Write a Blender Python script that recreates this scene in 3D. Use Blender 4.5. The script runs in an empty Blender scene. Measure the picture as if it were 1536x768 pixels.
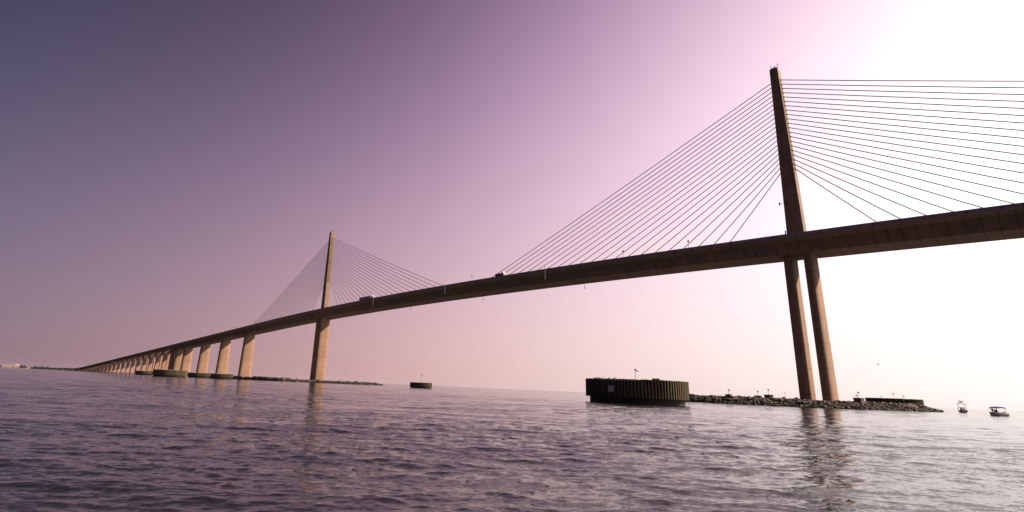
import bpy, bmesh, math, random
import numpy as np
from mathutils import Vector, Matrix
rng = np.random.default_rng(7); random.seed(7)
scene = bpy.context.scene
COL = scene.collection
R = math.radians
SUN_AZ, SUN_EL = R(55), R(37)
EXPO = 1.1
RIP = (1.0, .60, .75)
HAZE = 1.2e-5

# ------------------------------------------------------------------ helpers
class MB:
    def __init__(s): s.v = []; s.f = []; s.m = []
    def add(s, vs, fs, mi=0):
        o = len(s.v); s.v.extend([tuple(map(float, v)) for v in vs])
        s.f.extend([tuple(i + o for i in f) for f in fs]); s.m.extend([mi] * len(fs))
    def box(s, x0, x1, y0, y1, z0, z1, mi=0):
        s.add([(x0,y0,z0),(x1,y0,z0),(x1,y1,z0),(x0,y1,z0),(x0,y0,z1),(x1,y0,z1),(x1,y1,z1),(x0,y1,z1)],
              [(3,2,1,0),(4,5,6,7),(0,1,5,4),(1,2,6,5),(2,3,7,6),(3,0,4,7)], mi)
    def loft(s, rings, mi=0, caps=True, closed=True):
        n = len(rings[0]); vs = [p for r in rings for p in r]; fs = []
        for i in range(len(rings) - 1):
            for j in range(n if closed else n - 1):
                a = i*n + j; b = i*n + (j+1) % n
                fs.append((a, b, b+n, a+n))
        if caps and closed:
            fs.append(tuple(range(n-1, -1, -1))); fs.append(tuple((len(rings)-1)*n + k for k in range(n)))
        s.add(vs, fs, mi)
    def tube(s, p, q, r0, r1=None, n=8, mi=0):
        p = Vector(p); q = Vector(q); r1 = r0 if r1 is None else r1
        d = (q-p).normalized(); a = d.orthogonal().normalized(); b = d.cross(a)
        ring = lambda c, r: [c + r*(math.cos(t)*a + math.sin(t)*b) for t in [2*math.pi*k/n for k in range(n)]]
        s.loft([ring(p, r0), ring(q, r1)], mi)
    def build(s, name, mats, parent=None, smooth=False, bevel=0):
        me = bpy.data.meshes.new(name); me.from_pydata(s.v, [], s.f)
        if not isinstance(mats, (list, tuple)): mats = [mats]
        for m in mats: me.materials.append(m)
        for p, i in zip(me.polygons, s.m): p.material_index = i; p.use_smooth = smooth
        bm = bmesh.new(); bm.from_mesh(me); bmesh.ops.recalc_face_normals(bm, faces=bm.faces); bm.to_mesh(me); bm.free()
        o = bpy.data.objects.new(name, me); COL.objects.link(o)
        if parent: o.parent = parent
        if bevel:
            b = o.modifiers.new('bevel', 'BEVEL'); b.width = bevel; b.segments = 2; b.limit_method = 'ANGLE'
        return o
def tag(o, label=None, cat=None, group=None, kind=None):
    for k, v in (('label', label), ('category', cat), ('group', group), ('kind', kind)):
        if v: o[k] = v
    return o
def empty(name, loc, rz=0, label=None, cat=None, group=None):
    o = bpy.data.objects.new(name, None); COL.objects.link(o); o.location = loc; o.rotation_euler = (0, 0, rz)
    return tag(o, label, cat, group)
def children(o): return [c for c in bpy.data.objects if c.parent == o]
def copy_tree(o, loc=None, rz=None, label=None, parent=None):
    c = o.copy(); COL.objects.link(c)
    if parent: c.parent = parent
    if loc is not None: c.location = loc
    if rz is not None: c.rotation_euler = (0, 0, rz)
    if label: c['label'] = label
    for ch in children(o): copy_tree(ch, parent=c)
    return c
def octo(a, b, c, z, cx=0, cy=0, d=None):
    d = c if d is None else d      # chamfer c in x, d in y
    return [(cx+x, cy+y, z) for x, y in [(a-c,-b),(a,-b+d),(a,b-d),(a-c,b),(-a+c,b),(-a,b-d),(-a,-b+d),(-a+c,-b)]]

# ------------------------------------------------------------------ materials
def nodes(name):
    m = bpy.data.materials.new(name); m.use_nodes = True
    nt = m.node_tree; return m, nt, nt.nodes['Principled BSDF']
def N(nt, t, **k):
    n = nt.nodes.new(t)
    for a, v in k.items():
        if a.startswith('i_'): n.inputs[int(a[2:]) if a[2:].isdigit() else a[2:]].default_value = v
        else: setattr(n, a, v)
    return n
def mth(nt, op, a, b=None, c=None, clamp=False):
    n = nt.nodes.new('ShaderNodeMath'); n.operation = op; n.use_clamp = clamp
    for i, x in enumerate((a, b, c)):
        if x is None: continue
        if hasattr(x, 'is_linked') or hasattr(x, 'links'): nt.links.new(x, n.inputs[i])
        else: n.inputs[i].default_value = x
    return n.outputs[0]
def mixc(nt, fac, a, b, mode='MIX'):
    n = nt.nodes.new('ShaderNodeMix'); n.data_type = 'RGBA'; n.blend_type = mode
    for i, x in ((0, fac), (6, a), (7, b)):
        if hasattr(x, 'links'): nt.links.new(x, n.inputs[i])
        else: n.inputs[i].default_value = x if i == 0 else (*x, 1)
    return n.outputs[2]
def noise(nt, vec, scale, detail=4, rough=.55):
    n = N(nt, 'ShaderNodeTexNoise'); n.inputs['Scale'].default_value = scale
    n.inputs['Detail'].default_value = detail; n.inputs['Roughness'].default_value = rough
    nt.links.new(vec, n.inputs['Vector']); return n.outputs['Fac']
def ramp(nt, fac, pts):
    n = N(nt, 'ShaderNodeValToRGB'); cr = n.color_ramp
    while len(cr.elements) < len(pts): cr.elements.new(.5)
    for e, (p, c) in zip(cr.elements, pts): e.position = p; e.color = (c, c, c, 1) if not hasattr(c, '__len__') else (*c, 1)
    nt.links.new(fac, n.inputs[0]); return n.outputs[0]
def scaled(nt, vec, s, rot=(0,0,0)):
    if rot[2]:                                   # turn first, then stretch
        r_ = N(nt, 'ShaderNodeMapping'); r_.inputs['Rotation'].default_value = rot
        nt.links.new(vec, r_.inputs['Vector']); vec = r_.outputs[0]; rot = (0,0,0)
    n = N(nt, 'ShaderNodeMapping'); n.inputs['Scale'].default_value = s; n.inputs['Rotation'].default_value = rot
    nt.links.new(vec, n.inputs['Vector']); return n.outputs[0]

def concrete(name, base, xseg=None, zseg=None, rough=.85, grime=1.0, line=.5):
    """cast concrete: blotches, vertical water stains, joints every xseg metres along the deck or zseg up a shaft"""
    m, nt, b = nodes(name); L = nt.links
    pos = N(nt, 'ShaderNodeNewGeometry').outputs['Position']
    sep = N(nt, 'ShaderNodeSeparateXYZ'); L.new(pos, sep.inputs[0])
    blot = noise(nt, pos, .12, 6, .6)
    col = mixc(nt, ramp(nt, blot, [(.3, 0), (.7, 1)]), tuple(c*(1-.22*grime) for c in base), tuple(c*(1+.10*grime) for c in base))
    streak = noise(nt, scaled(nt, pos, (.9, .9, .05)), 1.0, 5, .6)
    col = mixc(nt, mth(nt, 'MULTIPLY', ramp(nt, streak, [(.48, 0), (.75, 1)]), .55*grime), col, tuple(c*.5 for c in base))
    fine = noise(nt, pos, 3.0, 3)
    col = mixc(nt, .25, col, ramp(nt, fine, [(.2, .15), (.8, .45)]), 'OVERLAY')
    for axis, seg, w in ((0, xseg, .045), (2, zseg, .045)):
        if not seg: continue
        t = mth(nt, 'DIVIDE', sep.outputs[axis], seg)
        fr = mth(nt, 'FRACT', t)
        line_ = mth(nt, 'LESS_THAN', mth(nt, 'ABSOLUTE', mth(nt, 'SUBTRACT', fr, .5)), w)
        fl = mth(nt, 'FLOOR', t)
        wn = N(nt, 'ShaderNodeTexWhiteNoise', noise_dimensions='1D'); L.new(fl, wn.inputs['W'])
        tone = mth(nt, 'MULTIPLY', wn.outputs['Value'], .32)
        col = mixc(nt, tone, col, tuple(c*.6 for c in base))
        col = mixc(nt, mth(nt, 'MULTIPLY', line_, line), col, tuple(c*.3 for c in base))
    tide = mth(nt, 'SUBTRACT', 1.0, mth(nt, 'DIVIDE', mth(nt, 'SUBTRACT', mth(nt, 'ADD', sep.outputs[2], mth(nt, 'MULTIPLY', streak, .8)), 1.1), .5, clamp=True))
    col = mixc(nt, tide, col, (.03,.03,.02))
    L.new(col, b.inputs['Base Color']); b.inputs['Roughness'].default_value = rough
    b.inputs['Specular IOR Level'].default_value = .3
    bp = N(nt, 'ShaderNodeBump'); bp.inputs['Strength'].default_value = .5; bp.inputs['Distance'].default_value = .05
    L.new(fine, bp.inputs['Height']); L.new(bp.outputs[0], b.inputs['Normal'])
    return m
def plain(name, base, rough=.6, metal=0, var=.25, scale=4):
    m, nt, b = nodes(name); pos = N(nt, 'ShaderNodeNewGeometry').outputs['Position']
    n = noise(nt, pos, scale, 4)
    nt.links.new(mixc(nt, n, tuple(c*(1-var) for c in base), tuple(min(1, c*(1+var)) for c in base)), b.inputs['Base Color'])
    b.inputs['Roughness'].default_value = rough; b.inputs['Metallic'].default_value = metal
    return m

DECK = concrete('deck_concrete', (.29,.205,.165), xseg=3.66, line=.6)
PIER = concrete('pier_concrete', (.31,.198,.138), zseg=8.6, grime=.8, line=.25)
SHAFT = concrete('shaft_concrete', (.26,.175,.13), zseg=4.2, grime=.9, line=.3)
VIA = concrete('viaduct_concrete', (.33,.20,.155), zseg=7.0, grime=.8, line=.2)
RAIL = concrete('parapet_concrete', (.32,.25,.29), xseg=7.3, grime=.6)
ASPH = plain('asphalt', (.05,.05,.05), .9)
CABLE = plain('cable_sheath', (.035,.038,.060), .7)
STEEL = plain('galvanised_steel', (.30,.28,.30), .5, .3)
DARKM = plain('dark_metal', (.04,.035,.04), .6)
PALEW = plain('weathered_pale_paint', (.28,.215,.21), .8, 0, .15, .3)
WHITE = plain('white_paint', (.75,.73,.72), .4, 0, .06)
GREYT = plain('grey_trailer_sheet', (.25,.24,.30), .5, 0, .15)
BLACKP = plain('black_paint', (.02,.02,.025), .35)
GLASS = plain('dark_glass', (.03,.035,.05), .1)
TYRE = plain('tyre_rubber', (.02,.02,.02), .9)
BLUE = plain('blue_canvas', (.04,.06,.48), .8, 0, .15)
SKIN = plain('skin', (.35,.2,.14), .6)
CLOTH = plain('dark_clothing', (.05,.04,.05), .9)
FEATHER = plain('bird_feathers', (.10,.08,.08), .9)
WETC = plain('wet_concrete', (.014,.013,.012), .9)
SIGN = plain('pale_sign_sheet', (.42,.38,.50), .5, 0, .12, 1.5)

def pile_mat(name, ca, cb, cc):
    m, nt, b = nodes(name); L = nt.links
    pos = N(nt, 'ShaderNodeNewGeometry').outputs['Position']
    st = noise(nt, scaled(nt, pos, (1.2, 1.2, .18)), 1.0, 6, .65)
    col = mixc(nt, ramp(nt, st, [(.40, 0), (.60, 1)]), ca, cb)
    n2 = noise(nt, pos, .45, 5)
    col = mixc(nt, ramp(nt, n2, [(.45, 0), (.65, .7)]), col, cc)
    sep = N(nt, 'ShaderNodeSeparateXYZ'); L.new(pos, sep.inputs[0])
    zz = mth(nt, 'ADD', sep.outputs[2], mth(nt, 'MULTIPLY', n2, .5))
    wet = mth(nt, 'SUBTRACT', 1.0, mth(nt, 'DIVIDE', mth(nt, 'SUBTRACT', zz, .6), .7, clamp=True))
    col = mixc(nt, wet, col, (.012,.013,.008))
    L.new(col, b.inputs['Base Color']); b.inputs['Roughness'].default_value = .8
    bp = N(nt, 'ShaderNodeBump'); bp.inputs['Strength'].default_value = .4; bp.inputs['Distance'].default_value = .04
    L.new(noise(nt, pos, 6, 4), bp.inputs['Height']); L.new(bp.outputs[0], b.inputs['Normal'])
    return m
PILE = pile_mat('pile_faces', (.055,.047,.026), (.125,.108,.052), (.090,.052,.038))
PAN = pile_mat('shade_tinted_pile_pans', (.020,.024,.016), (.036,.042,.026), (.030,.022,.018))  # recess shade between the ribs, put into the pan colour
def rock_mat(name, a, c, wetz=.8):
    m, nt, b = nodes(name); L = nt.links
    pos = N(nt, 'ShaderNodeNewGeometry').outputs['Position']
    rnd = noise(nt, pos, .9, 2); n1 = noise(nt, pos, 5, 5)
    col = mixc(nt, ramp(nt, rnd, [(.35, 0), (.65, 1)]), a, c)
    col = mixc(nt, .2, col, ramp(nt, n1, [(.3, .15), (.7, .6)]), 'OVERLAY')
    sep = N(nt, 'ShaderNodeSeparateXYZ'); L.new(pos, sep.inputs[0])
    zz = mth(nt, 'ADD', sep.outputs[2], mth(nt, 'MULTIPLY', rnd, .6))
    wet = mth(nt, 'SUBTRACT', 1.0, mth(nt, 'DIVIDE', mth(nt, 'SUBTRACT', zz, wetz), .5, clamp=True))
    col = mixc(nt, wet, col, (.018,.016,.014))
    L.new(col, b.inputs['Base Color']); b.inputs['Roughness'].default_value = .85
    bp = N(nt, 'ShaderNodeBump'); bp.inputs['Strength'].default_value = .6; bp.inputs['Distance'].default_value = .08
    L.new(n1, bp.inputs['Height']); L.new(bp.outputs[0], b.inputs['Normal'])
    return m
ROCK = rock_mat('riprap_stone', (.038,.028,.030), (.105,.075,.079), 1.4)
SOIL = rock_mat('shell_and_gravel', (.07,.055,.053), (.11,.085,.083), .6)
GRAV = plain('gravel_top', (.34,.28,.26), .95, 0, .4, 2)
SAND = plain('pale_sand', (.26,.20,.185), .95, 0, .2, .05)
LEAF = plain('shrub_leaves', (.020,.024,.020), .9, 0, .4, .5)
BARK = plain('bark', (.10,.08,.06), .9)

# ------------------------------------------------------------------ bridge geometry
PX = 183.0                                # pylons stand at x = -183 and +183
ZC, KC, GR = 61.25, 7.6445e-5, .042135
def dz(x):
    x = abs(x); xl = GR/(2*KC)
    z = ZC - KC*x*x if x < xl else ZC - KC*xl*xl - GR*(x-xl)
    # sag curve down to the low causeway
    return 5.5 + math.log1p(math.exp((z-5.5)/1.8))*1.8 if z < 22 else z
JX = -183-165-219-42.7                    # where the deck becomes twin
bridge = empty('cable_stayed_bridge', (0,0,0), 0, 'long concrete cable stayed bridge with two tall pylons and fans of stays crossing the water', 'bridge')
def sweep(mb, prof, xs, mi=0, zf=dz):
    rings = [[(x, y, zf(x)+z) for y, z in prof] for x in xs]; mb.loft(rings, mi)
xs = list(np.linspace(JX, 470, 220))
d = MB()
sweep(d, [(-14.3,-.05),(14.3,-.05),(14.3,-.32),(9.2,-.75),(6.4,-4.6),(-6.4,-4.6),(-9.2,-.75),(-14.3,-.32)], xs)
d.build('deck_girder', DECK, bridge)
r = MB(); sweep(r, [(-13.7,-.046),(13.7,-.046),(13.7,.0),(-13.7,.0)], xs); r.build('road_surface', ASPH, bridge)
for s in (-1, 1):
    p = MB(); y0, y1 = (-14.45,-14.0) if s < 0 else (14.0,14.45)
    sweep(p, [(y0,-.42),(y1,-.42),(y1,.0),(y1-s*0-.0,.95),(y0,.95)], xs)
    p.build('parapet', RAIL, bridge)
p = MB(); sweep(p, [(-2.6,.004),(-2.1,.004),(-2.2,.8),(-2.5,.8)], xs); sweep(p, [(2.1,.004),(2.6,.004),(2.5,.8),(2.2,.8)], xs)
p.build('median_barrier', RAIL, bridge)

# pylons
def make_pylon(parent, x):
    py = MB(); zb = dz(PX)-4.4
    rings = []
    for t in np.linspace(0, 1, 14):
        z = zb + (133.6-zb)*t
        a = 3.0*(1-t)+1.45*t; b = 2.1
        rings.append(octo(a, b, .22, z))
    rings.append(octo(1.25, 1.9, .3, 134.0))
    py.loft(rings)
    for i in range(21):                      # anchor blocks at the cable exits
        z = 128.6-1.975*i; t = (z-zb)/(133.6-zb); a = 3.0*(1-t)+1.45*t
        for s in (-1, 1): py.box(s*a-.18, s*a+.18, -.55, .55, z-.55, z+.35)
    o = py.build('pylon', SHAFT, parent); o.location = (x, 0, 0)
    for s in (-1, 1):
        lg = MB(); rr = []
        for z, k in ((-2, 1.0), (3, 1.0), (25, .97), (zb-.02, .94)):
            x0, x1 = (1.9, 5.15*k)
            cx = s*(x0+x1)/2; a = (x1-x0)/2; b = 4.8*k
            # outer corners cut back strongly, inner corners lightly
            P = [(x0+.5,-b)]+[(x0+1.0+(x1-x0-1.0)*abs(math.cos(w))**.45, b*math.copysign(abs(math.sin(w))**.62, w)) for w in np.linspace(-math.pi/2, math.pi/2, 17)]+[(x0+.5,b),(x0,b-1.0),(x0,-b+1.0)]
            rr.append([(s*px_, py_, z) for px_, py_ in P])
        lg.loft(rr); lg.build('leg', PIER, o)
    for dx, dy, h, rad in ((-.9,-1.3,1.6,.07),(-.2,-.4,1.3,.1),(.9,.9,3.4,.06),(.5,-1.4,1.2,.06)):
        ms = MB(); ms.tube((dx,dy,134.0),(dx,dy,134.0+h),rad); ms.tube((dx,dy,134.0+h*.55),(dx,dy,134.0+h*.8),rad*2.6)
        ms.build('antenna_mast', DARKM, o)
    li = MB(); li.tube((-2.7,-.9,75.5),(-4.2,-.9,76.1),.07); li.tube((-4.2,-.9,75.2),(-4.2,-.9,76.3),.28); li.build('obstruction_light', STEEL, o)
    pl = MB(); pl.tube((-3.0,-1.2,64.2),(-3.4,-1.2,64.2),.08); pl.tube((-3.4,-1.2,62.6),(-3.4,-1.2,64.6),.22); pl.build('floodlight', STEEL, o)
    return o
for x in (PX, -PX): make_pylon(bridge, x)
# stay cables: one plane, 21 each way from each pylon
for px in (PX, -PX):
    for s in (-1, 1):
        for i in range(21):
            zt = 128.6-1.975*i; off = 173-7.25*i
            xd = px + s*off
            t = (zt-54)/(133.6-54); a = 3.0*(1-t)+1.45*t
            P = Vector((px+s*a, 0, zt)); Q = Vector((xd, 0, dz(xd)+.1))
            cb = MB(); nseg = 6; pts = []
            for k in range(nseg+1):
                u = k/nseg; v = P.lerp(Q, u); v.z -= 4*u*(1-u)*off*.004; pts.append(v)
            dv = (Q-P).normalized(); aa = dv.orthogonal().normalized(); bb = dv.cross(aa)
            cb.loft([[v+.16*(math.cos(w)*aa+math.sin(w)*bb) for w in [2*math.pi*j/7 for j in range(7)]] for v in pts])
            w = Q - dv*2.2
            cb.tube(w, Q, .2, n=7)
            cb.build('stay_cable', CABLE, bridge, smooth=True)
# single piers of the side spans
for i in range(5):
    x = -183-165-73*i if i < 4 else JX+4.2
    h = dz(x)-4.55; pr = MB(); rr = []
    nst = 5
    for k in range(nst+1):
        t = k/nst; z = -2+(h+2)*t; a = 2.9*(1-t)+2.45*t; b = 6.9*(1-t)+5.7*t
        rr.append([(a*math.copysign(abs(math.cos(w))**.75, math.cos(w)), b*math.copysign(abs(math.sin(w))**.6, math.sin(w)), z) for w in [2*math.pi*j/32 for j in range(32)]])
    pr.loft(rr); o = pr.build('pier', PIER, bridge, smooth=False); o.location = (x, 0, 0)
for x in (-3.4, 74.4, -83.0):
    m = MB(); z = dz(x); m.tube((x,-14.62,z+2.6),(x,-14.62,z-4.6),.24); m.box(x-.15,x+.15,-14.6,-14.44,z+.3,z+.6); m.build('drain_pipe', WHITE, bridge)
for x in (-56.6, 15.6, 88.0, 182.2):
    m = MB(); z = dz(x)-4.6; l = .9 if x > 180 else 3.2
    m.tube((x,0,z),(x,0,z-l),.07); m.tube((x,0,z-l),(x,0,z-l-.6),.25); m.build('hanging_lamp', DARKM, bridge)
for x in (118.4, 148.0, 20.0, -187.8, -240, -300, -359.5, -430):
    m = MB(); z = dz(x)+.95; m.tube((x,-14.2,z),(x,-14.2,z+2.9),.07,.05); m.box(x-.35,x+.35,-14.3,-14.1,z+2.4,z+3.1); m.build('roadside_post', DARKM, bridge)

# twin approach viaduct
via = empty('approach_viaduct', (JX, 0, 0), 0, 'long twin deck approach viaduct on many paired piers running down to the far left shore', 'viaduct')
vx = list(np.linspace(JX-.3, -1500, 130))
def vm(mb, name, mat): o = mb.build(name, mat, via); o.location = (-JX, 0, 0); return o
for s in (-1, 1):
    d = MB(); cy = s*7.75
    sweep(d, [(cy-6.55,-.05),(cy+6.55,-.05),(cy+6.55,-.3),(cy+3.6,-.65),(cy+2.6,-2.5),(cy-2.6,-2.5),(cy-3.6,-.65),(cy-6.55,-.3)], vx)
    vm(d, 'deck', DECK)
    r = MB(); sweep(r, [(cy-6.1,-.046),(cy+6.1,-.046),(cy+6.1,0),(cy-6.1,0)], vx); vm(r, 'road_surface', ASPH)
    for e in (-1, 1):
        p = MB(); yy = cy+e*6.4; sweep(p, [(yy-.2,-.4),(yy+.2,-.4),(yy+.2,.9),(yy-.2,.9)], vx); vm(p, 'parapet', RAIL)
for i in range(21):
    x = JX-41.15*i - (0 if i else 3.2)
    h = dz(x)-2.55
    if h < 2.2: continue
    for s in (-1, 1):
        m = MB(); cy = s*7.75; rr = [octo(1.35, 2.8, .6, -2, 0, cy), octo(1.2, 2.6, .55, max(h-3.0, 1), 0, cy), octo(1.3, 3.5, .55, h-.7, 0, cy), octo(1.3, 3.5, .55, h, 0, cy)]
        m.loft(rr); o = m.build('pier', VIA, via); o.location = (x-JX, 0, 0)

# ------------------------------------------------------------------ vehicles on the deck (heading +x)
def wheel(mb, x, y, r=.5, w=.3): mb.tube((x, y-w/2, r), (x, y+w/2, r), r, n=16)
def deck_vehicle(name, x, y, label, cat):
    sl = -math.atan(dz(x+3)-dz(x-3))/1.0
    o = empty(name, (x, y, dz(x)), 0, label, cat); o.rotation_euler = (0, math.atan((dz(x-3)-dz(x+3))/6), 0); return o
t = deck_vehicle('semi_truck', -97.7, -10, 'long grey trailer truck with white cab on the deck right of the far pylon', 'truck')
b = MB(); b.box(-10, 4.6, -1.3, 1.3, 1.25, 4.15); b.build('trailer', GREYT, t, bevel=.08)
b = MB(); b.box(-9.8, 9.0, -.5, .5, .8, 1.2); b.build('chassis', DARKM, t)
b = MB(); b.loft([[(x_, y_, z_) for x_, z_ in [(5.3,.7),(10.2,.7),(10.2,2.0),(9.0,2.3),(8.3,3.3),(7.2,4.1),(5.3,4.15)]] for y_ in (-1.2, 1.2)]); b.build('cab', WHITE, t, bevel=.08)
b = MB(); b.add([(9.04,-1.0,2.36),(9.04,1.0,2.36),(8.34,1.0,3.3),(8.34,-1.0,3.3)], [(0,1,2,3)]); b.box(7.4,8.5,-1.22,1.22,2.4,3.1); b.build('window', GLASS, t)
for x in (-8.6, -7.3, 4.4, 5.7, 9.3):
    for y in (-1.05, 1.05):
        b = MB(); wheel(b, x, y); b.build('wheel', TYRE, t, smooth=False)
t = deck_vehicle('box_truck', 39.2, -10, 'small black box truck where the leftmost near stay meets the deck', 'truck')
b = MB(); b.box(-3.3, 1.3, -1.2, 1.2, 1.0, 3.4); b.build('cargo_box', BLACKP, t, bevel=.06)
b = MB(); b.box(-3.2, 3.3, -.45, .45, .6, .95); b.build('chassis', DARKM, t)
b = MB(); b.loft([[(x_, y_, z_) for x_, z_ in [(1.5,.6),(3.7,.6),(3.7,1.8),(3.1,2.3),(2.5,4.1),(1.5,4.1)]] for y_ in (-1.05, 1.05)]); b.build('cab', GREYT, t, bevel=.06)
b = MB(); b.box(1.9,2.7,-1.07,1.07,2.3,3.0); b.add([(3.13,-.9,2.36),(3.13,.9,2.36),(2.62,.9,3.7),(2.62,-.9,3.7)], [(0,1,2,3)]); b.build('window', GLASS, t)
for x in (-2.2, 2.7):
    for y in (-.95, .95):
        b = MB(); wheel(b, x, y, .42); b.build('wheel', TYRE, t)

# ------------------------------------------------------------------ fender dolphins
def lamp_post(loc, h, label, group='navigation light posts', s=1.0):
    o = empty('light_post', loc, random.uniform(0, 3), label, 'light post', group)
    m = MB(); m.tube((0,0,0),(0,0,h),.055*s,.045*s); m.tube((0,0,0),(0,0,.08),.18*s); m.build('pole', STEEL, o)
    m = MB(); m.tube((0,0,h),(0,0,h+.28*s),.16*s,.12*s,n=12); m.build('lamp', DARKM, o)
    m = MB(); c = Matrix.Rotation(.6, 3, 'Y'); vs = [c @ Vector(v) + Vector((.28*s,0,h-.05)) for v in [(-.3*s,-.25*s,-.02),(.3*s,-.25*s,-.02),(.3*s,.25*s,-.02),(-.3*s,.25*s,-.02),(-.3*s,-.25*s,.02),(.3*s,-.25*s,.02),(.3*s,.25*s,.02),(-.3*s,.25*s,.02)]]
    m.add(vs, [(3,2,1,0),(4,5,6,7),(0,1,5,4),(1,2,6,5),(2,3,7,6),(3,0,4,7)]); m.build('solar_panel', BLUE if 0 else GLASS, o)
    return o
def dolphin(x, y, rad, top, label, ribs=100, amp=.2, gap=.95, seed=0):
    rg = random.Random(seed)
    o = empty('fender_dolphin', (x, y, 0), rg.uniform(0, 6), label, 'dolphin', 'round sheet pile fender dolphins')
    m = MB(); P = []
    for k in range(ribs):                      # trapezoidal corrugation
        for f, rr in ((0, rad), (.32, rad), (.5, rad-amp*2), (.82, rad-amp*2)):
            a = 2*math.pi*(k+f)/ribs; P.append((rr*math.cos(a), rr*math.sin(a)))
    jag = [rg.uniform(-.03, .03) for _ in range(len(P))]
    m.loft([[(px, py, gap+jag[i//4]) for i, (px, py) in enumerate(P)], [(px, py, top-.35) for px, py in P], [(px, py, top+jag[i//4]*1.5) for i, (px, py) in enumerate(P)]], caps=False)
    pi_ = [(.955*px, .955*py) for px, py in P]
    m.loft([[(px, py, top-.02) for px, py in P], [(px, py, top-.02) for px, py in pi_]], caps=False)
    m.loft([[(px, py, gap+.06) for px, py in P], [(px, py, gap+.06) for px, py in pi_]], caps=False)
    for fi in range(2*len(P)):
        if fi % 4 in (1, 2): m.m[fi] = 1  # recessed faces take the darker colour that stands in for shade
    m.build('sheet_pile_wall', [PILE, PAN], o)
    m = MB(); n = 56; m.loft([[((rad-.75)*math.cos(2*math.pi*k/n), (rad-.75)*math.sin(2*math.pi*k/n), z) for k in range(n)] for z in (-2, gap+.2)]); m.build('base', WETC, o)
    m = MB(); rings = []
    for rr, z in ((rad*.95, top-.25), (rad*.7, top-.08), (rad*.4, top+.06), (.5, top+.12)):
        rings.append([(rr*math.cos(2*math.pi*k/48), rr*math.sin(2*math.pi*k/48), z+rg.uniform(-.06,.06)) for k in range(48)])
    m.loft(rings); m.build('gravel_fill', GRAV, o)
    return o
near = dolphin(186.4, -129.6, 9.15, 4.1, 'large near ribbed round fender dolphin with pale square sign on its wall', seed=1)
m = MB(); a = math.atan2(-140.97+129.6, 186.91-186.4)
sgn = MB(); sgn.box(9.17, 9.25, -.52, .52, 1.85, 2.95)
so = sgn.build('sign', SIGN, None); tag(so, 'pale grey square sign on the wall of the large near dolphin', 'sign'); so.location = (186.4, -129.6, 0); so.rotation_euler = (0, 0, a)
dolphin(-337, -97.8, 8.9, 3.6, 'small distant fender dolphin just left of and behind the olive green one', 60, seed=2)
dolphin(-138.6, -127.4, 9.9, 4.2, 'olive green fender dolphin lit by the sun, widest of the far left group', 80, seed=3)
dolphin(-220, -84.5, 9.1, 3.6, 'dark fender dolphin right of the widest olive green one on the far left', 60, seed=4)
dolphin(-139.2, -94.5, 7.2, 3.3, 'fender dolphin in front of the second single pier on the far left', 60, seed=5)
dolphin(-408, 14.8, 9.2, 3.3, 'distant fender dolphin peeking from behind the pier nearest the far pylon', 60, seed=6)
dolphin(-249.8, -19.6, 9.0, 3.1, 'low fender dolphin behind the left end of the far rock island', 60, seed=7)
dolphin(-257.8, -.4, 10.5, 2.9, 'low fender dolphin behind the rocks beside the far pylon base', 60, seed=8)
dolphin(5.2, -36.3, 6.1, 2.9, 'lone small fender dolphin on open water right of the far pylon', 60, gap=.3, seed=9)
dolphin(191.7, 73, 9.6, 4.4, 'fender dolphin behind the right end of the near rock island', 90, seed=10)
lamp_post((187.9, -132.2, 4.1), 1.75, 'thin light post on top of the large near dolphin')
lamp_post((5.2, -36.3, 2.95), 4.2, 'light post on the lone small dolphin in open water', s=1.5)
lamp_post((192, 72.5, 4.4), 2.0, 'light post in the middle of the dolphin behind the near rock island')
lamp_post((187.9, 71.0, 4.4), .6, 'short stub light on the left half of the dolphin behind the near rock island')
m = MB(); m.box(-.65,.65,-.35,.35,.12,.42); m.box(-.5,-.35,-.3,.3,0,.12); m.box(.35,.5,-.3,.3,0,.12)
eq = m.build('equipment_box', DARKM, None, bevel=.03); eq.location = (190.9,-130.4,4.1); eq.rotation_euler = (0,0,R(30)); tag(eq, 'low dark box lying on top of the large near dolphin', 'box')

# ------------------------------------------------------------------ rock islands
def poly_dist(px, py, poly):
    P = np.array(poly); Q = np.roll(P, -1, 0); d = np.full(px.shape, 1e9); ins = np.zeros(px.shape, bool)
    for (x1, y1), (x2, y2) in zip(P, Q):
        ex, ey = x2-x1, y2-y1; t = np.clip(((px-x1)*ex+(py-y1)*ey)/(ex*ex+ey*ey), 0, 1)
        d = np.minimum(d, np.hypot(px-x1-t*ex, py-y1-t*ey))
        c = ((y1 > py) != (y2 > py)) & (px < (x2-x1)*(py-y1)/((y2-y1)+1e-12)+x1); ins ^= c
    return np.where(ins, d, -d)
def vnoise(x, y, sc, seed):
    g = np.random.default_rng(seed).random((64, 64)); x = x/sc; y = y/sc
    xi = np.floor(x).astype(int); yi = np.floor(y).astype(int); fx = x-xi; fy = y-yi; fx = fx*fx*(3-2*fx); fy = fy*fy*(3-2*fy)
    G = lambda a, b: g[a % 64, b % 64]
    return (G(xi,yi)*(1-fx)+G(xi+1,yi)*fx)*(1-fy)+(G(xi,yi+1)*(1-fx)+G(xi+1,yi+1)*fx)*fy
def height(px, py, poly, hmax, seed):
    d = poly_dist(px, py, poly)
    return np.clip(d/4.5, -.6, 1)*hmax*(.86+.28*vnoise(px, py, 9, seed)) - .1
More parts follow.
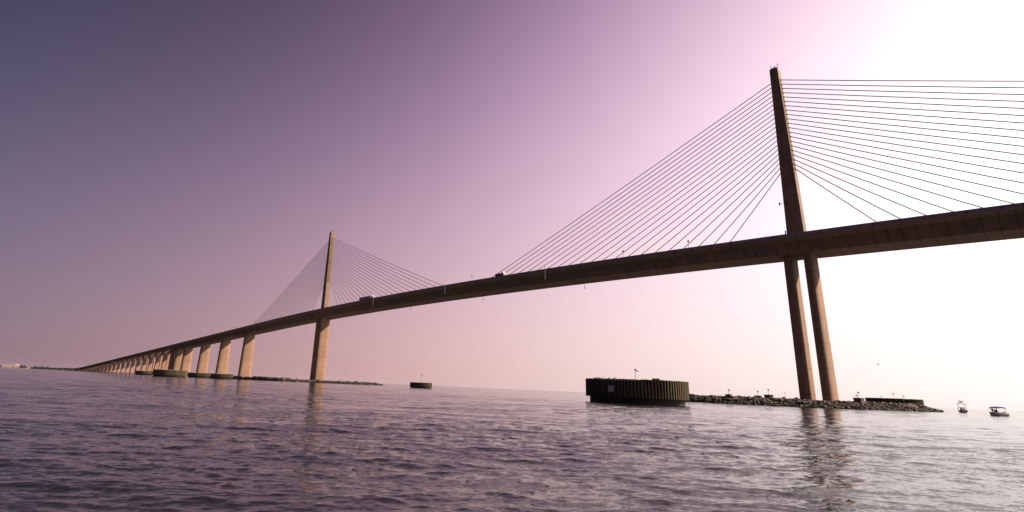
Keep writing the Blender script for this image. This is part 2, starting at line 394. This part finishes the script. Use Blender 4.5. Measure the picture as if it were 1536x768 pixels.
def island(poly, hmax, nrock, size, label, rlabel, seed):
    P = np.array(poly); x0, y0 = P.min(0)-4; x1, y1 = P.max(0)+4
    st = 1.5; gx = np.arange(x0, x1, st); gy = np.arange(y0, y1, st); X, Y = np.meshgrid(gx, gy, indexing='ij')
    Z = height(X, Y, poly, hmax, seed)
    V = np.stack([X, Y, Z], -1).reshape(-1, 3); ny = len(gy); F = []
    for i in range(len(gx)-1):
        for j in range(ny-1):
            a = i*ny+j
            if max(V[a][2], V[a+1][2], V[a+ny][2], V[a+ny+1][2]) > -.9: F.append((a, a+ny, a+ny+1, a+1))
    me = bpy.data.meshes.new('rock_island'); me.from_pydata(V.tolist(), [], F); me.materials.append(SOIL)
    o = bpy.data.objects.new('rock_island', me); COL.objects.link(o); tag(o, label, 'island', kind='structure')
    # riprap
    bm = bmesh.new(); bmesh.ops.create_icosphere(bm, subdivisions=1, radius=1); bm.verts.ensure_lookup_table()
    base = np.array([v.co[:] for v in bm.verts]); fs = np.array([[v.index for v in f.verts] for f in bm.faces]); bm.free()
    rg = np.random.default_rng(seed); variants = []
    for k in range(12):
        v = base.copy()
        for _ in range(9):                      # chip flat faces off the ball
            n = rg.normal(size=3); n /= np.linalg.norm(n); c = rg.uniform(.45, .8); dd = v@n
            v -= np.outer(np.maximum(dd-c, 0), n)
        v *= rg.uniform(.75, 1.15, 3); variants.append(v)
    x = rg.uniform(x0, x1, nrock*30); y = rg.uniform(y0, y1, nrock*30); d = poly_dist(x, y, poly)
    keep = (d > -.8) & ((d < 6) | (rg.random(len(x)) < .22)); x, y, d = x[keep][:nrock], y[keep][:nrock], d[keep][:nrock]
    sz = size*rg.uniform(.45, 1.15, len(x))*np.where(d < 5, 1.0, .75)*np.where(rg.random(len(x)) < .12, 1.7, 1)
    z = np.where(d < 0, rg.uniform(-.1, .3, len(x)), height(x, y, poly, hmax, seed) + sz*.25)
    q = rg.normal(size=(len(x), 4)); q /= np.linalg.norm(q, axis=1)[:, None]; w, a, b, c = q.T
    M = np.stack([1-2*(b*b+c*c),2*(a*b-c*w),2*(a*c+b*w),2*(a*b+c*w),1-2*(a*a+c*c),2*(b*c-a*w),2*(a*c-b*w),2*(b*c+a*w),1-2*(a*a+b*b)], -1).reshape(-1, 3, 3)
    VV = np.array(variants)[rg.integers(12, size=len(x))]
    AV = np.einsum('nij,nkj->nki', M, VV)*sz[:, None, None]*np.array([1,1,.8])+np.stack([x, y, z], -1)[:, None, :]
    AF = fs[None]+(np.arange(len(x))*len(base))[:, None, None]
    AV = [AV.reshape(-1, 3)]; AF = [AF.reshape(-1, 3)]
    me = bpy.data.meshes.new('riprap_rocks'); me.from_pydata(np.concatenate(AV).tolist(), [], np.concatenate(AF).tolist()); me.materials.append(ROCK)
    o = bpy.data.objects.new('riprap_rocks', me); COL.objects.link(o); tag(o, rlabel, 'rocks', kind='stuff')
NEARP = [(138,-30),(150,-44),(163,-49),(178,-44),(189,-37),(198,-24),(204,-5),(208,15),(209.5,35),(208.5,52),(203,45),(199,27),(196,18),(180,24),(165,22),(150,5),(140,-10)]
island(NEARP, 2.0, 7500, .54, 'low rock armoured island around the legs of the near pylon', 'pinkish brown boulders heaped round the near pylon island', 21)
FARP = [(-232,-66),(-215,-78),(-180,-80),(-160,-72),(-148,-55),(-136,-36),(-127,-15),(-119,4),(-114,20),(-124,22),(-150,25),(-180,22),(-205,10),(-222,-20),(-236,-45)]
island(FARP, 1.1, 2000, 1.25, 'low rock armoured island around the foot of the far pylon', 'dark brown boulders heaped round the far pylon island', 22)
# marker platforms on the near island
def platform(x, y, z, w, h, label):
    o = empty('marker_platform', (x, y, z), random.uniform(-.3, .3), label, 'platform', 'box platforms carrying lights on the near island')
    m = MB(); m.box(-w/2+.1, w/2-.1, -w/2+.1, w/2-.1, -1.0, h-.18); m.build('body', PILE, o)
    m = MB(); m.box(-w/2, w/2, -w/2, w/2, h-.2, h); m.build('cap', PIER, o, bevel=.03)
platform(169.1, -41.9, 1.8, 1.7, 1.05, 'dark box platform under the leftmost light post of the near rock island'); lamp_post((169.1,-41.9,2.85), 1.3, 'leftmost light post on the near rock island')
platform(167, -10.7, 2.0, 1.9, 1.0, 'small far box platform, second from the left, on the near rock island'); lamp_post((167,-10.7,3.0), 1.4, 'light post second from the left on the near rock island')
platform(173.2, -19.1, 2.2, 2.1, 1.15, 'box platform closest to the left leg of the near pylon'); lamp_post((173.2,-19.1,3.35), 1.6, 'light post on the platform left of the near pylon legs')
lamp_post((170.7, 6.2, 2.1), 2.2, 'thin light post straight on the rocks close to the left pylon leg')
platform(196.9, -12.9, 1.9, 2.3, 1.55, 'box platform just right of the near pylon legs'); lamp_post((196.9,-12.9,3.45), 1.6, 'light post on the platform right of the near pylon legs')
lamp_post((191.6, 11.4, 2.1), 2.3, 'thin distant light post beside the platform right of the near pylon')
lamp_post((204.6, 8.8, 2.2), 2.4, 'light post on the rocks in front of the dolphin at the right end')

# ------------------------------------------------------------------ birds
def bird_mesh(fly=False):
    m = MB(); prof = [(-.30,.02,.01),(-.22,.05,.05),(-.08,.09,.09),(.06,.10,.10),(.15,.07,.07),(.19,.045,.05),(.24,.05,.055),(.28,.035,.04),(.36,.008,.008)]
    rings = []
    for x, ry, rz in prof:
        zc = .18+(.16 if x > .17 and not fly else max(0, x)*.35)
        rings.append([(x if x < .2 else x-.03, ry*math.cos(2*math.pi*k/10), zc+rz*math.sin(2*math.pi*k/10)) for k in range(10)])
    m.loft(rings)
    if fly:
        for s in (-1, 1):
            m.loft([[(-.10,s*.06,.2),(.12,s*.06,.2),(.12,s*.06,.225),(-.10,s*.06,.225)], [(-.06,s*.38,.34),(.14,s*.38,.34),(.13,s*.38,.355),(-.06,s*.38,.355)], [(-.14,s*.78,.24),(-.08,s*.78,.24),(-.08,s*.78,.247),(-.14,s*.78,.247)]])
    else:
        for s in (-1, 1): m.tube((0,s*.035,0),(0,s*.035,.12),.009,n=5)
    return m
bp = bird_mesh().build('perched_bird', FEATHER, None, smooth=True)
spots = [(-5.9,-4.5),(-5.1,-5.6),(-4.3,-6.2),(-3.3,-6.9),(-2.4,-7.2),(-.9,-7.7),(.2,-7.6)]
for i, (dx, dy) in enumerate(spots):
    o = bp if i == 0 else bp.copy()
    if i: COL.objects.link(o)
    o.location = (186.4+dx, -129.6+dy, 4.0 if abs(dy) < 7.4 else 3.95); o.rotation_euler = (0, 0, random.uniform(0, 6)); o.scale = (1.1,)*3
    tag(o, 'small dark bird perched on top of the large near dolphin', 'bird', 'birds perched on the near dolphin')
fb = bird_mesh(True).build('flying_bird', FEATHER, None, smooth=True)
fb.location = (219.1,-105.4,8.3); fb.rotation_euler = (R(15),R(-5),R(20)); fb.scale = (.6,)*3; tag(fb, 'lone bird flying low over the water right of the near pylon', 'bird')

# ------------------------------------------------------------------ boats
def hull(mb, L, W, H, z0=-.25, bow=.35):
    rings = []
    for t in (0, .15, .4, .65, .82, .93, 1.0):
        x = -L/2+L*t; w = W/2*(1 if t < .5 else max(.04, math.cos((t-.5)/.5*math.pi/2)**.75)); h = H+bow*max(0, t-.45)**1.6*2
        k = .62 if t < .8 else .4
        rings.append([(x,-w,h),(x,-w*.97,h*.45),(x-.0,-w*k,z0+.12),(x,0,z0 if t < .95 else h*.3),(x,w*k,z0+.12),(x,w*.97,h*.45),(x,w,h),(x,w*.86,h-.03),(x,0,h-.30),(x,-w*.86,h-.03)])
    mb.loft(rings)
def person_mesh(name, pts, edges, radii, parent, mat):
    me = bpy.data.meshes.new(name); me.from_pydata(pts, edges, []); me.materials.append(mat)
    o = bpy.data.objects.new(name, me); COL.objects.link(o)
    sk = o.modifiers.new('skin', 'SKIN'); sk.use_smooth_shade = True
    for v, r_ in zip(me.skin_vertices[0].data, radii): v.radius = (r_, r_)
    me.skin_vertices[0].data[0].use_root = True
    sb = o.modifiers.new('sub', 'SUBSURF'); sb.levels = 1; sb.render_levels = 2
    if parent: o.parent = parent
    return o
def person(loc, rz, label, top_mat):
    pts = [(0,0,.92),(0,0,1.12),(0,0,1.38),(0,0,1.50),(.02,0,1.60),(.02,0,1.73),
           (0,.18,1.42),(.06,.26,1.16),(.25,.2,1.05),(.34,.18,1.05),(0,-.18,1.42),(.04,-.27,1.14),(.2,-.22,.98),(.28,-.2,.95),
           (0,.1,.86),(.04,.12,.48),(0,.13,.08),(.14,.14,.04),(0,-.1,.86),(.02,-.13,.48),(-.04,-.14,.08),(.1,-.15,.04)]
    ed = [(0,1),(1,2),(2,3),(3,4),(4,5),(2,6),(6,7),(7,8),(8,9),(2,10),(10,11),(11,12),(12,13),(0,14),(14,15),(15,16),(16,17),(0,18),(18,19),(19,20),(20,21)]
    rd = [.14,.13,.15,.06,.095,.085,.07,.05,.04,.045,.07,.05,.04,.045,.095,.065,.045,.045,.095,.065,.045,.045]
    o = person_mesh('person', pts, ed, rd, None, top_mat); o.location = loc; o.rotation_euler = (0,0,rz); tag(o, label, 'person')
    h = MB(); h.loft([[(.02+.1*math.cos(w)*s_, .09*math.sin(w)*s_, z) for w in [2*math.pi*k/12 for k in range(12)]] for z, s_ in ((1.68,1.02),(1.75,1.0),(1.80,.6),(1.82,.1))]); h.build('cap', CLOTH, o, smooth=True)
    return o
b1 = empty('fishing_boat', (226.9,-7.5,0), R(172), 'small open boat with a blue canopy, nearest boat at the right edge', 'boat')
b1.rotation_euler = (0,0,R(243))
m = MB(); hull(m, 5.6, 2.2, .72); m.build('hull', STEEL, b1, smooth=False, bevel=.02)
m = MB(); m.box(-2.3,1.2,-.75,.75,.44,.5); m.box(-2.45,-1.9,-.8,.8,.5,.98); m.box(1.3,1.9,-.35,.35,.55,.95); m.build('seat', WHITE, b1, bevel=.04)
m = MB()
for s in (-1,1): m.tube((-2.5,s*1.06,.78),(1.3,s*1.06,.84),.04); m.tube((1.3,s*1.06,.84),(2.5,s*.3,.95),.04)
m.build('rub_rail', WHITE, b1)
m = MB(); rr = []
for t in np.linspace(0, 1, 7):
    x = -2.1+3.2*t; cz = 2.55-.22*(2*t-1)**2*1.0
    rr.append([(x, y, cz-.1*(y/1.0)**2) for y in (-1,-.5,0,.5,1)]+[(x, y, cz-.1*(y/1.0)**2-.24) for y in (1,.5,0,-.5,-1)])
m.loft(rr); m.build('canopy', BLUE, b1, smooth=True)
m = MB()
for s in (-1,1):
    for x0_, x1_, zt in ((-1.6,-2.05,2.3),(-.6,1.0,2.3),(-1.6,-.9,2.45)): m.tube((x0_,s*1.0,.7),(x1_,s*.98,zt),.03)
m.tube((1.0,-.98,2.35),(2.0,-.6,1.9),.05); m.tube((2.0,-.6,1.9),(2.0,.6,1.9),.05); m.tube((2.0,.6,1.9),(1.0,.98,2.35),.05)
m.build('canopy_frame', WHITE, b1)
m = MB(); m.loft([[(-.1,y,.4),(.7,y,.4),(.55,y,1.25),(.2,y,1.35),(-.05,y,1.3)] for y in (-.4,.4)]); m.build('console', WHITE, b1, bevel=.03)
m = MB(); m.loft([[(.42,y,1.3),(.62,y,1.25),(.45,y,1.65),(.4,y,1.65)] for y in (-.36,.36)]); m.build('windscreen', GLASS, b1)
m = MB(); m.box(-3.05,-2.65,-.25,.25,.5,1.15); m.box(-2.95,-2.75,-.1,.1,-.3,.5); m.build('outboard_motor', BLACKP, b1, bevel=.06)
person((226.9,-7.2,.42), R(184), 'person in dark clothes standing at the console of the blue canopied boat', CLOTH)
person((226.1,-8.6,.42), R(250), 'person in pale shirt standing near the bow under the blue canopy', SKIN)
b2 = empty('tower_boat', (212.6,73,0), R(98), 'small sport fishing boat with a raised tower, farther boat on the horizon at right', 'boat')
m = MB(); hull(m, 7.2, 2.7, 1.05, bow=.5); m.build('hull', WHITE, b2, bevel=.03)
m = MB(); m.loft([[(-.5,y,.6),(1.2,y,.6),(.9,y,1.9),(.3,y,2.1),(-.4,y,2.0)] for y in (-.65,.65)]); m.build('console', WHITE, b2, bevel=.04)
m = MB(); m.loft([[(-1.6,-1.55,3.2),(1.3,-1.45,3.2),(1.3,1.45,3.2),(-1.6,1.55,3.2)],[(-1.6,-1.55,3.34),(1.3,-1.45,3.34),(1.3,1.45,3.34),(-1.6,1.55,3.34)]]); m.build('hard_top', WHITE, b2, bevel=.04)
m = MB()
for sx in (-1.2,1.0):
    for sy in (-1,1):
        m.tube((sx,sy*1.1,.9),(sx*.8,sy*.95,3.2),.05); m.tube((sx*.6,sy*.6,3.34),(sx*.5,sy*.5,4.55),.04)
m.box(-.6,.6,-.75,.75,4.55,4.63); m.box(.2,.5,-.4,.4,3.7,4.25); m.build('tower', STEEL, b2)
m = MB(); m.tube((-.3,0,4.63),(-.4,0,5.1),.02); m.build('antenna', WHITE, b2)
for s in (-.45,.45):
    m = MB(); m.box(-3.95,-3.5,s-.22,s+.22,.7,1.5); m.box(-3.85,-3.65,s-.08,s+.08,-.3,.7); m.build('outboard_motor', BLACKP, b2, bevel=.06)

# ------------------------------------------------------------------ far shore
def strip(name, x0, x1, y0, y1, h, mat, seed, label=None, n=60, m_=10):
    X, Y = np.meshgrid(np.linspace(x0, x1, m_), np.linspace(y0, y1, n), indexing='ij')
    ex = np.minimum(np.arange(m_), m_-1-np.arange(m_))[:, None]/(m_/2); ey = np.minimum(np.arange(n), n-1-np.arange(n))[None, :]/(n/2)
    Z = -.6+(h+.6)*np.clip(np.minimum(ex*3, ey*8), 0, 1)*(.75+.5*vnoise(X, Y, 25, seed))
    V = np.stack([X, Y, Z], -1).reshape(-1, 3); F = [(i*n+j, (i+1)*n+j, (i+1)*n+j+1, i*n+j+1) for i in range(m_-1) for j in range(n-1)]
    me = bpy.data.meshes.new(name); me.from_pydata(V.tolist(), [], F); me.materials.append(mat)
    o = bpy.data.objects.new(name, me); COL.objects.link(o); tag(o, label, kind='structure'); return o
strip('beach', -3050, -2740, -620, 30, 3.0, SAND, 3, 'pale sandy shore on the horizon at far left')
strip('causeway', -2760, -1440, -32, 32, 3.2, SOIL, 4, 'low dark causeway beyond the foot of the viaduct', n=12, m_=120)
m = MB(); cx = list(np.linspace(-1501, -2740, 40)); sweep(m, [(-14,-1.2),(14,-1.2),(14,0),(-14,0)], cx); sweep(m, [(-14.3,-2.8),(-13.9,-2.8),(-13.9,.9),(-14.3,.9)], cx)
o = m.build('causeway_road', RAIL, None); tag(o, 'low level roadway running along the dark causeway', kind='structure')
def foliage(name, spots, label, leaf=1.6, per=60, kind='stuff', parent=None, mat=LEAF):
    V = []; F = []
    rg = np.random.default_rng(len(spots)+5)
    for (x, y, z, rx, rz) in spots:
        for _ in range(per):
            dv = rg.normal(size=3); dv /= np.linalg.norm(dv); rr = rg.uniform(.55, 1.05)
            c = np.array([x, y, z])+dv*np.array([rx, rx, rz])*rr; a = rg.normal(size=3); a /= np.linalg.norm(a); b = np.cross(a, rg.normal(size=3)); b /= np.linalg.norm(b)
            s = leaf*rg.uniform(.5, 1.2); k = len(V); V += [(c-a*s-b*s).tolist(), (c+a*s-b*s*.6).tolist(), (c+a*s*.8+b*s).tolist(), (c-a*s*.7+b*s).tolist()]; F.append((k, k+1, k+2, k+3))
    me = bpy.data.meshes.new(name); me.from_pydata(V, [], F); me.materials.append(mat)
    o = bpy.data.objects.new(name, me); COL.objects.link(o)
    if parent: o.parent = parent
    else: tag(o, label, kind=kind)
    return o
sp = [(x, -20+random.uniform(-7,5), random.uniform(2.0,3.6), random.uniform(4,9), random.uniform(1.8,3.4)) for x in np.linspace(-2730,-1470,170)]
foliage('roadside_scrub', sp, 'dark low scrub growing along the causeway', 1.3, 40)
sp = [(-2770+random.uniform(-8,8), y, random.uniform(3,5), random.uniform(5,9), random.uniform(2,4)*(.4+1.2*random.random())) for y in list(np.linspace(-420,-128,60))+list(np.linspace(-60,-40,6))+list(np.linspace(-12,20,7))]
foliage('shore_scrub', sp, 'dark scrub along the far left beach', 1.8, 40)
tree_i = 0
for x, y, h, lab in [(-2700,-14,12,'leftmost tree at the far left end of the causeway'),(-2680,10,13,'slightly taller tree just right of the leftmost causeway tree'),(-2640,24,10,'rounder tree farther along the left end of the causeway'),
               (-2780,-56,11,'dark tree right of the pale beach building'),(-2782,-46,12,'second dark tree right of the pale beach building'),(-2778,-10,9,'small tree between the beach building and causeway')]:
    t = empty('tree', (x, y, 2.0), 0, lab, 'tree', 'trees on the far left shore')
    m = MB(); m.tube((0,0,0),(.3,.2,h*.55),.35,.2); m.tube((.2,.1,h*.35),(1.6,.8,h*.6),.15,.08); m.tube((.2,.1,h*.4),(-1.4,-.7,h*.65),.15,.08); m.build('trunk', BARK, t)
    cr = [(random.uniform(-2.5,2.5), random.uniform(-2.5,2.5), h*random.uniform(.5,.9), random.uniform(1.5,2.6), random.uniform(1.2,2)) for _ in range(8)]
    foliage('crown', cr, None, .5, 60, parent=t)
def house(x, y, w, dpt, h, roofh, label, wall=WHITE, hip=False):
    t = empty('beach_building', (x, y, 2.2), 0, label, 'building', 'pale buildings on the far left beach')
    m = MB(); m.box(-dpt/2, dpt/2, -w/2, w/2, 0, h); m.build('wall', wall, t)
    m = MB(); k = .5 if hip else .0; e = 1.2
    m.add([(-dpt/2-e,-w/2-e,h+.01),(dpt/2+e,-w/2-e,h+.01),(dpt/2+e,w/2+e,h+.01),(-dpt/2-e,w/2+e,h+.01),(0,-w/2*(1-k),h+roofh),(0,w/2*(1-k),h+roofh)], [(3,2,1,0),(1,2,5,4),(3,0,4,5),(0,1,4),(2,3,5)]); m.build('roof', PALEW, t)
    n = max(2, int(w/6))
    for i in range(n):
        y0 = -w/2+w*(i+.5)/n; m = MB(); m.box(dpt/2+.003, dpt/2+.1, y0-1.2, y0+1.2, 1.2, min(h-1, 3.6)); m.build('window', GLASS, t)
house(-2765, -105, 38, 14, 6.5, 2.2, 'long low pale building on the far left beach', PALEW)
house(-2762, -74, 18, 14, 8.5, 6.0, 'taller white building with peaked roof on the far left beach', PALEW, True)

# ------------------------------------------------------------------ water
CX, CY = 239.37, -223.72
def water():
    hd = 2.4228
    fw = np.linspace(hd-1.05, hd+1.05, 1300); bk = np.linspace(hd+1.05, hd+2*math.pi-1.05, 160)[1:-1]
    th = np.concatenate([fw, bk]); nr = 960
    r = np.concatenate([[.8, 1.6, 2.6, 3.6], np.geomspace(4.5, 700, nr), np.geomspace(760, 20000, 22)])
    TH, RR = np.meshgrid(th, r, indexing='ij')
    RR = RR.astype(np.float32); TH = TH.astype(np.float32); X = CX+RR*np.cos(TH); Y = CY+RR*np.sin(TH); Z = np.zeros_like(X); DX = np.zeros_like(X); DY = np.zeros_like(X)
    dth = np.where((np.arange(len(th)) < 1300), 2.1/1300, .027)[:, None]
    spacing = np.maximum(RR*dth, np.gradient(r)[None, :])
    rg = np.random.default_rng(11)
    # mild groupiness so that crests come and go
    grp = .55+.9*vnoise(X, Y, 7.0, 5)*vnoise(X, Y, 19.0, 6)*2
    for lam in list(np.geomspace(.18, 3.6, 90))+[5.2, 6.1, 7.7, 9.5, 12.0, 15.5]:
        lam *= rg.uniform(.92, 1.08); a = hd+.05+rg.normal()*.38+0
        k = 2*math.pi/lam; steep = .025*(1.0 if lam < .6 else (.6/lam)**.8) if lam < 5 else .007; amp = steep/k
        ph = rg.uniform(0, 6.28)
        jm = int(np.searchsorted(-lam/spacing.min(0), -1.8))      # beyond this ring the mesh is too coarse for this wave
        if jm < 2: continue
        S = (slice(None), slice(0, jm)); w = k*(X[S]*math.cos(a)+Y[S]*math.sin(a))+ph
        g = amp*np.clip((lam/spacing[S]-1.8)/1.6, 0, 1)*(grp[S] if lam < 2.5 else 1.0)
        Z[S] += g*np.sin(w); q = .8*g*np.cos(w); DX[S] += q*math.cos(a); DY[S] += q*math.sin(a)
    X += DX; Y += DY
    nt_, nr_ = X.shape
    V = np.stack([X, Y, Z], -1).reshape(-1, 3).astype(np.float32)
    V = np.concatenate([V, [[CX, CY, 0]]]).astype(np.float32); ci = len(V)-1
    i = np.arange(nt_)[:, None]; j = np.arange(nr_-1)[None, :]; i2 = (i+1) % nt_
    Q = np.stack([i*nr_+j, i*nr_+j+1, i2*nr_+j+1, i2*nr_+j], -1).reshape(-1, 4)
    T = np.stack([np.full(nt_, ci), np.arange(nt_)*nr_, ((np.arange(nt_)+1) % nt_)*nr_], -1)
    me = bpy.data.meshes.new('water'); me.vertices.add(len(V)); me.vertices.foreach_set('co', V.ravel())
    loops = np.concatenate([Q.ravel(), T.ravel()]).astype(np.int32); me.loops.add(len(loops)); me.loops.foreach_set('vertex_index', loops)
    ls = np.concatenate([np.arange(len(Q))*4, len(Q)*4+np.arange(len(T))*3]).astype(np.int32)
    me.polygons.add(len(ls)); me.polygons.foreach_set('loop_start', ls); me.polygons.foreach_set('use_smooth', np.ones(len(ls), bool))
    me.update(calc_edges=True); me.validate()
    o = bpy.data.objects.new('water', me); COL.objects.link(o); tag(o, 'choppy open bay water', kind='structure')
    m, nt, b = nodes('bay_water'); L = nt.links
    pos = N(nt, 'ShaderNodeNewGeometry').outputs['Position']
    rot = (0, 0, -(hd+.05))
    def ripple(sc, seed):                 # unfiltered slope field: x = slope down the wind, y = slope across it
        n = N(nt, 'ShaderNodeTexNoise'); n.inputs['Scale'].default_value = 1.0; n.inputs['Detail'].default_value = 6; n.inputs['Roughness'].default_value = .68
        mp = N(nt, 'ShaderNodeMapping'); mp.inputs['Location'].default_value = (seed, seed*.7, 0)
        L.new(scaled(nt, pos, sc, rot), mp.inputs['Vector']); L.new(mp.outputs[0], n.inputs['Vector'])
        sub = N(nt, 'ShaderNodeVectorMath', operation='SUBTRACT'); L.new(n.outputs['Color'], sub.inputs[0]); sub.inputs[1].default_value = (.5,.5,.5)
        return sub.outputs[0]
    patch = ramp(nt, noise(nt, scaled(nt, pos, (.03, .007, 1), rot), 1.0, 4, .6), [(.32, .55), (.68, 1.25)])
    acc = None
    for sc, k, sd_ in (((14.0, 5.5, 1), RIP[0], 3.1), ((3.2, 1.1, 1), RIP[1], 11.7), ((.5, .12, 1), RIP[2], 23.9)):
        m_ = N(nt, 'ShaderNodeVectorMath', operation='MULTIPLY'); L.new(ripple(sc, sd_), m_.inputs[0]); m_.inputs[1].default_value = (k, k*.38, 0)
        if acc is None: acc = m_.outputs[0]
        else:
            ad = N(nt, 'ShaderNodeVectorMath', operation='ADD'); L.new(acc, ad.inputs[0]); L.new(m_.outputs[0], ad.inputs[1]); acc = ad.outputs[0]
    scl = N(nt, 'ShaderNodeVectorMath', operation='SCALE'); L.new(acc, scl.inputs[0]); L.new(patch, scl.inputs['Scale'])
    vr = N(nt, 'ShaderNodeVectorRotate', rotation_type='Z_AXIS'); L.new(scl.outputs[0], vr.inputs['Vector']); vr.inputs['Angle'].default_value = hd+.05
    gn = N(nt, 'ShaderNodeNewGeometry'); ad = N(nt, 'ShaderNodeVectorMath', operation='ADD'); L.new(gn.outputs['Normal'], ad.inputs[0]); L.new(vr.outputs[0], ad.inputs[1])
    nz = N(nt, 'ShaderNodeVectorMath', operation='NORMALIZE'); L.new(ad.outputs[0], nz.inputs[0]); L.new(nz.outputs[0], b.inputs['Normal'])
    b.inputs['Base Color'].default_value = (.010,.010,.011,1); b.inputs['Roughness'].default_value = .065; b.inputs['IOR'].default_value = 1.52
    me.materials.append(m)
    return o
water()

# ------------------------------------------------------------------ sky, sun, camera
w = bpy.data.worlds.new('World'); scene.world = w; w.use_nodes = True; nt = w.node_tree; L = nt.links
for n in list(nt.nodes): nt.nodes.remove(n)
out = N(nt, 'ShaderNodeOutputWorld'); bg = N(nt, 'ShaderNodeBackground'); bg2 = N(nt, 'ShaderNodeBackground'); add = N(nt, 'ShaderNodeAddShader')
tc = N(nt, 'ShaderNodeTexCoord'); nrm = N(nt, 'ShaderNodeVectorMath', operation='NORMALIZE'); L.new(tc.outputs['Generated'], nrm.inputs[0])
dt = N(nt, 'ShaderNodeVectorMath', operation='DOT_PRODUCT'); L.new(nrm.outputs[0], dt.inputs[0]); dt.inputs[1].default_value = (math.cos(SUN_AZ), math.sin(SUN_AZ), 0)
sp = N(nt, 'ShaderNodeSeparateXYZ'); L.new(nrm.outputs[0], sp.inputs[0])
s = mth(nt, 'MINIMUM', mth(nt, 'MAXIMUM', dt.outputs['Value'], -.75), .85); e = mth(nt, 'MAXIMUM', sp.outputs[2], 0.0)
W = [[-0.42854, 0.9924, -0.13329, -0.67683, 1.90013, -3.02763, 0.22851, 0.11468, 2.11943], [-0.87024, 1.30117, -0.11383, -0.25906, 1.32501, -3.16691, -0.05488, 0.94159, 1.83487], [-0.91517, 1.14995, 1.04631, 0.08656, 0.8389, -3.52011, -0.2532, -0.09807, 1.92116]]
s2 = mth(nt, 'MULTIPLY', s, s); se = mth(nt, 'MULTIPLY', s, e); e2 = mth(nt, 'MULTIPLY', e, e)
comb = N(nt, 'ShaderNodeCombineXYZ')
south = mth(nt, 'MAXIMUM', mth(nt, 'MINIMUM', mth(nt, 'MULTIPLY_ADD', sp.outputs[1], .7, 1.0), 1.0), .55)
for c in range(3):
    k = W[c]; acc = mth(nt, 'MULTIPLY_ADD', s, k[1], k[0])
    for x_, kk in ((e, k[2]), (s2, k[3]), (se, k[4]), (e2, k[5]), (mth(nt, 'MULTIPLY', s2, s), k[6]), (mth(nt, 'MULTIPLY', s2, e), k[7]), (mth(nt, 'MULTIPLY', e2, s), k[8])): acc = mth(nt, 'MULTIPLY_ADD', x_, kk, acc)
    L.new(mth(nt, 'MULTIPLY', mth(nt, 'MULTIPLY', mth(nt, 'EXPONENT', acc), .97/2**EXPO), south), comb.inputs[c])
L.new(comb.outputs[0], bg.inputs[0]); bg.inputs[1].default_value = 1.0
sky = N(nt, 'ShaderNodeTexSky', sky_type='NISHITA'); sky.sun_disc = False; sky.sun_elevation = SUN_EL; sky.sun_rotation = R(90)-SUN_AZ
sky.dust_density = 3.0
mx = N(nt, 'ShaderNodeMix', data_type='RGBA', blend_type='MULTIPLY'); mx.inputs[0].default_value = 1; L.new(sky.outputs[0], mx.inputs[6]); mx.inputs[7].default_value = (.10,.07,.08,1)
L.new(mx.outputs[2], bg2.inputs[0]); bg2.inputs[1].default_value = .05
L.new(bg.outputs[0], add.inputs[0]); L.new(bg2.outputs[0], add.inputs[1]); L.new(add.outputs[0], out.inputs[0])
sl = bpy.data.lights.new('sun', 'SUN'); sl.energy = 5.0; sl.angle = R(.5); sl.color = (1, .76, .56)
so_ = bpy.data.objects.new('sun', sl); COL.objects.link(so_)
sd = Vector((math.cos(SUN_AZ)*math.cos(SUN_EL), math.sin(SUN_AZ)*math.cos(SUN_EL), math.sin(SUN_EL)))
so_.rotation_euler = sd.to_track_quat('Z', 'Y').to_euler(); so_.location = sd*400

hz = MB(); hz.box(-21500, 21500, -21500, 21500, -3.2, 142.5)
ho = hz.build('haze', [], None); tag(ho, 'thin sea haze over the bay', kind='stuff')
hm = bpy.data.materials.new('thin_haze'); hm.use_nodes = True; hn = hm.node_tree
for n in list(hn.nodes): hn.nodes.remove(n)
ov = N(hn, 'ShaderNodeOutputMaterial'); pv = N(hn, 'ShaderNodeVolumePrincipled'); pv.inputs['Density'].default_value = HAZE; pv.inputs['Color'].default_value = (.66,.60,.80,1); pv.inputs['Anisotropy'].default_value = .3
hn.links.new(pv.outputs[0], ov.inputs['Volume']); ho.data.materials.append(hm)

yaw, pitch, roll = 2.422818488, .26246442696, .04317736
c_, s_ = math.cos, math.sin
fwd = Vector((c_(yaw)*c_(pitch), s_(yaw)*c_(pitch), s_(pitch))); r0 = Vector((s_(yaw), -c_(yaw), 0)); u0 = r0.cross(fwd)
rt = c_(roll)*r0+s_(roll)*u0; up = -s_(roll)*r0+c_(roll)*u0
cam = bpy.data.cameras.new('camera'); co = bpy.data.objects.new('camera', cam); COL.objects.link(co); scene.camera = co
M = Matrix((rt, up, -fwd)).transposed().to_4x4(); M.translation = Vector((239.3718, -223.7209, 1.5806)); co.matrix_world = M
cam.lens = 785.894/1536*36; cam.sensor_width = 36; cam.shift_x = (768-676.2566)/1536; cam.shift_y = (368.2039-384)/1536
cam.clip_start = .3; cam.clip_end = 90000

scene.render.engine = 'CYCLES'
scene.view_settings.view_transform = 'Standard'; scene.view_settings.look = 'None'; scene.view_settings.gamma = 1; scene.view_settings.exposure = EXPO
scene.view_settings.use_curve_mapping = False
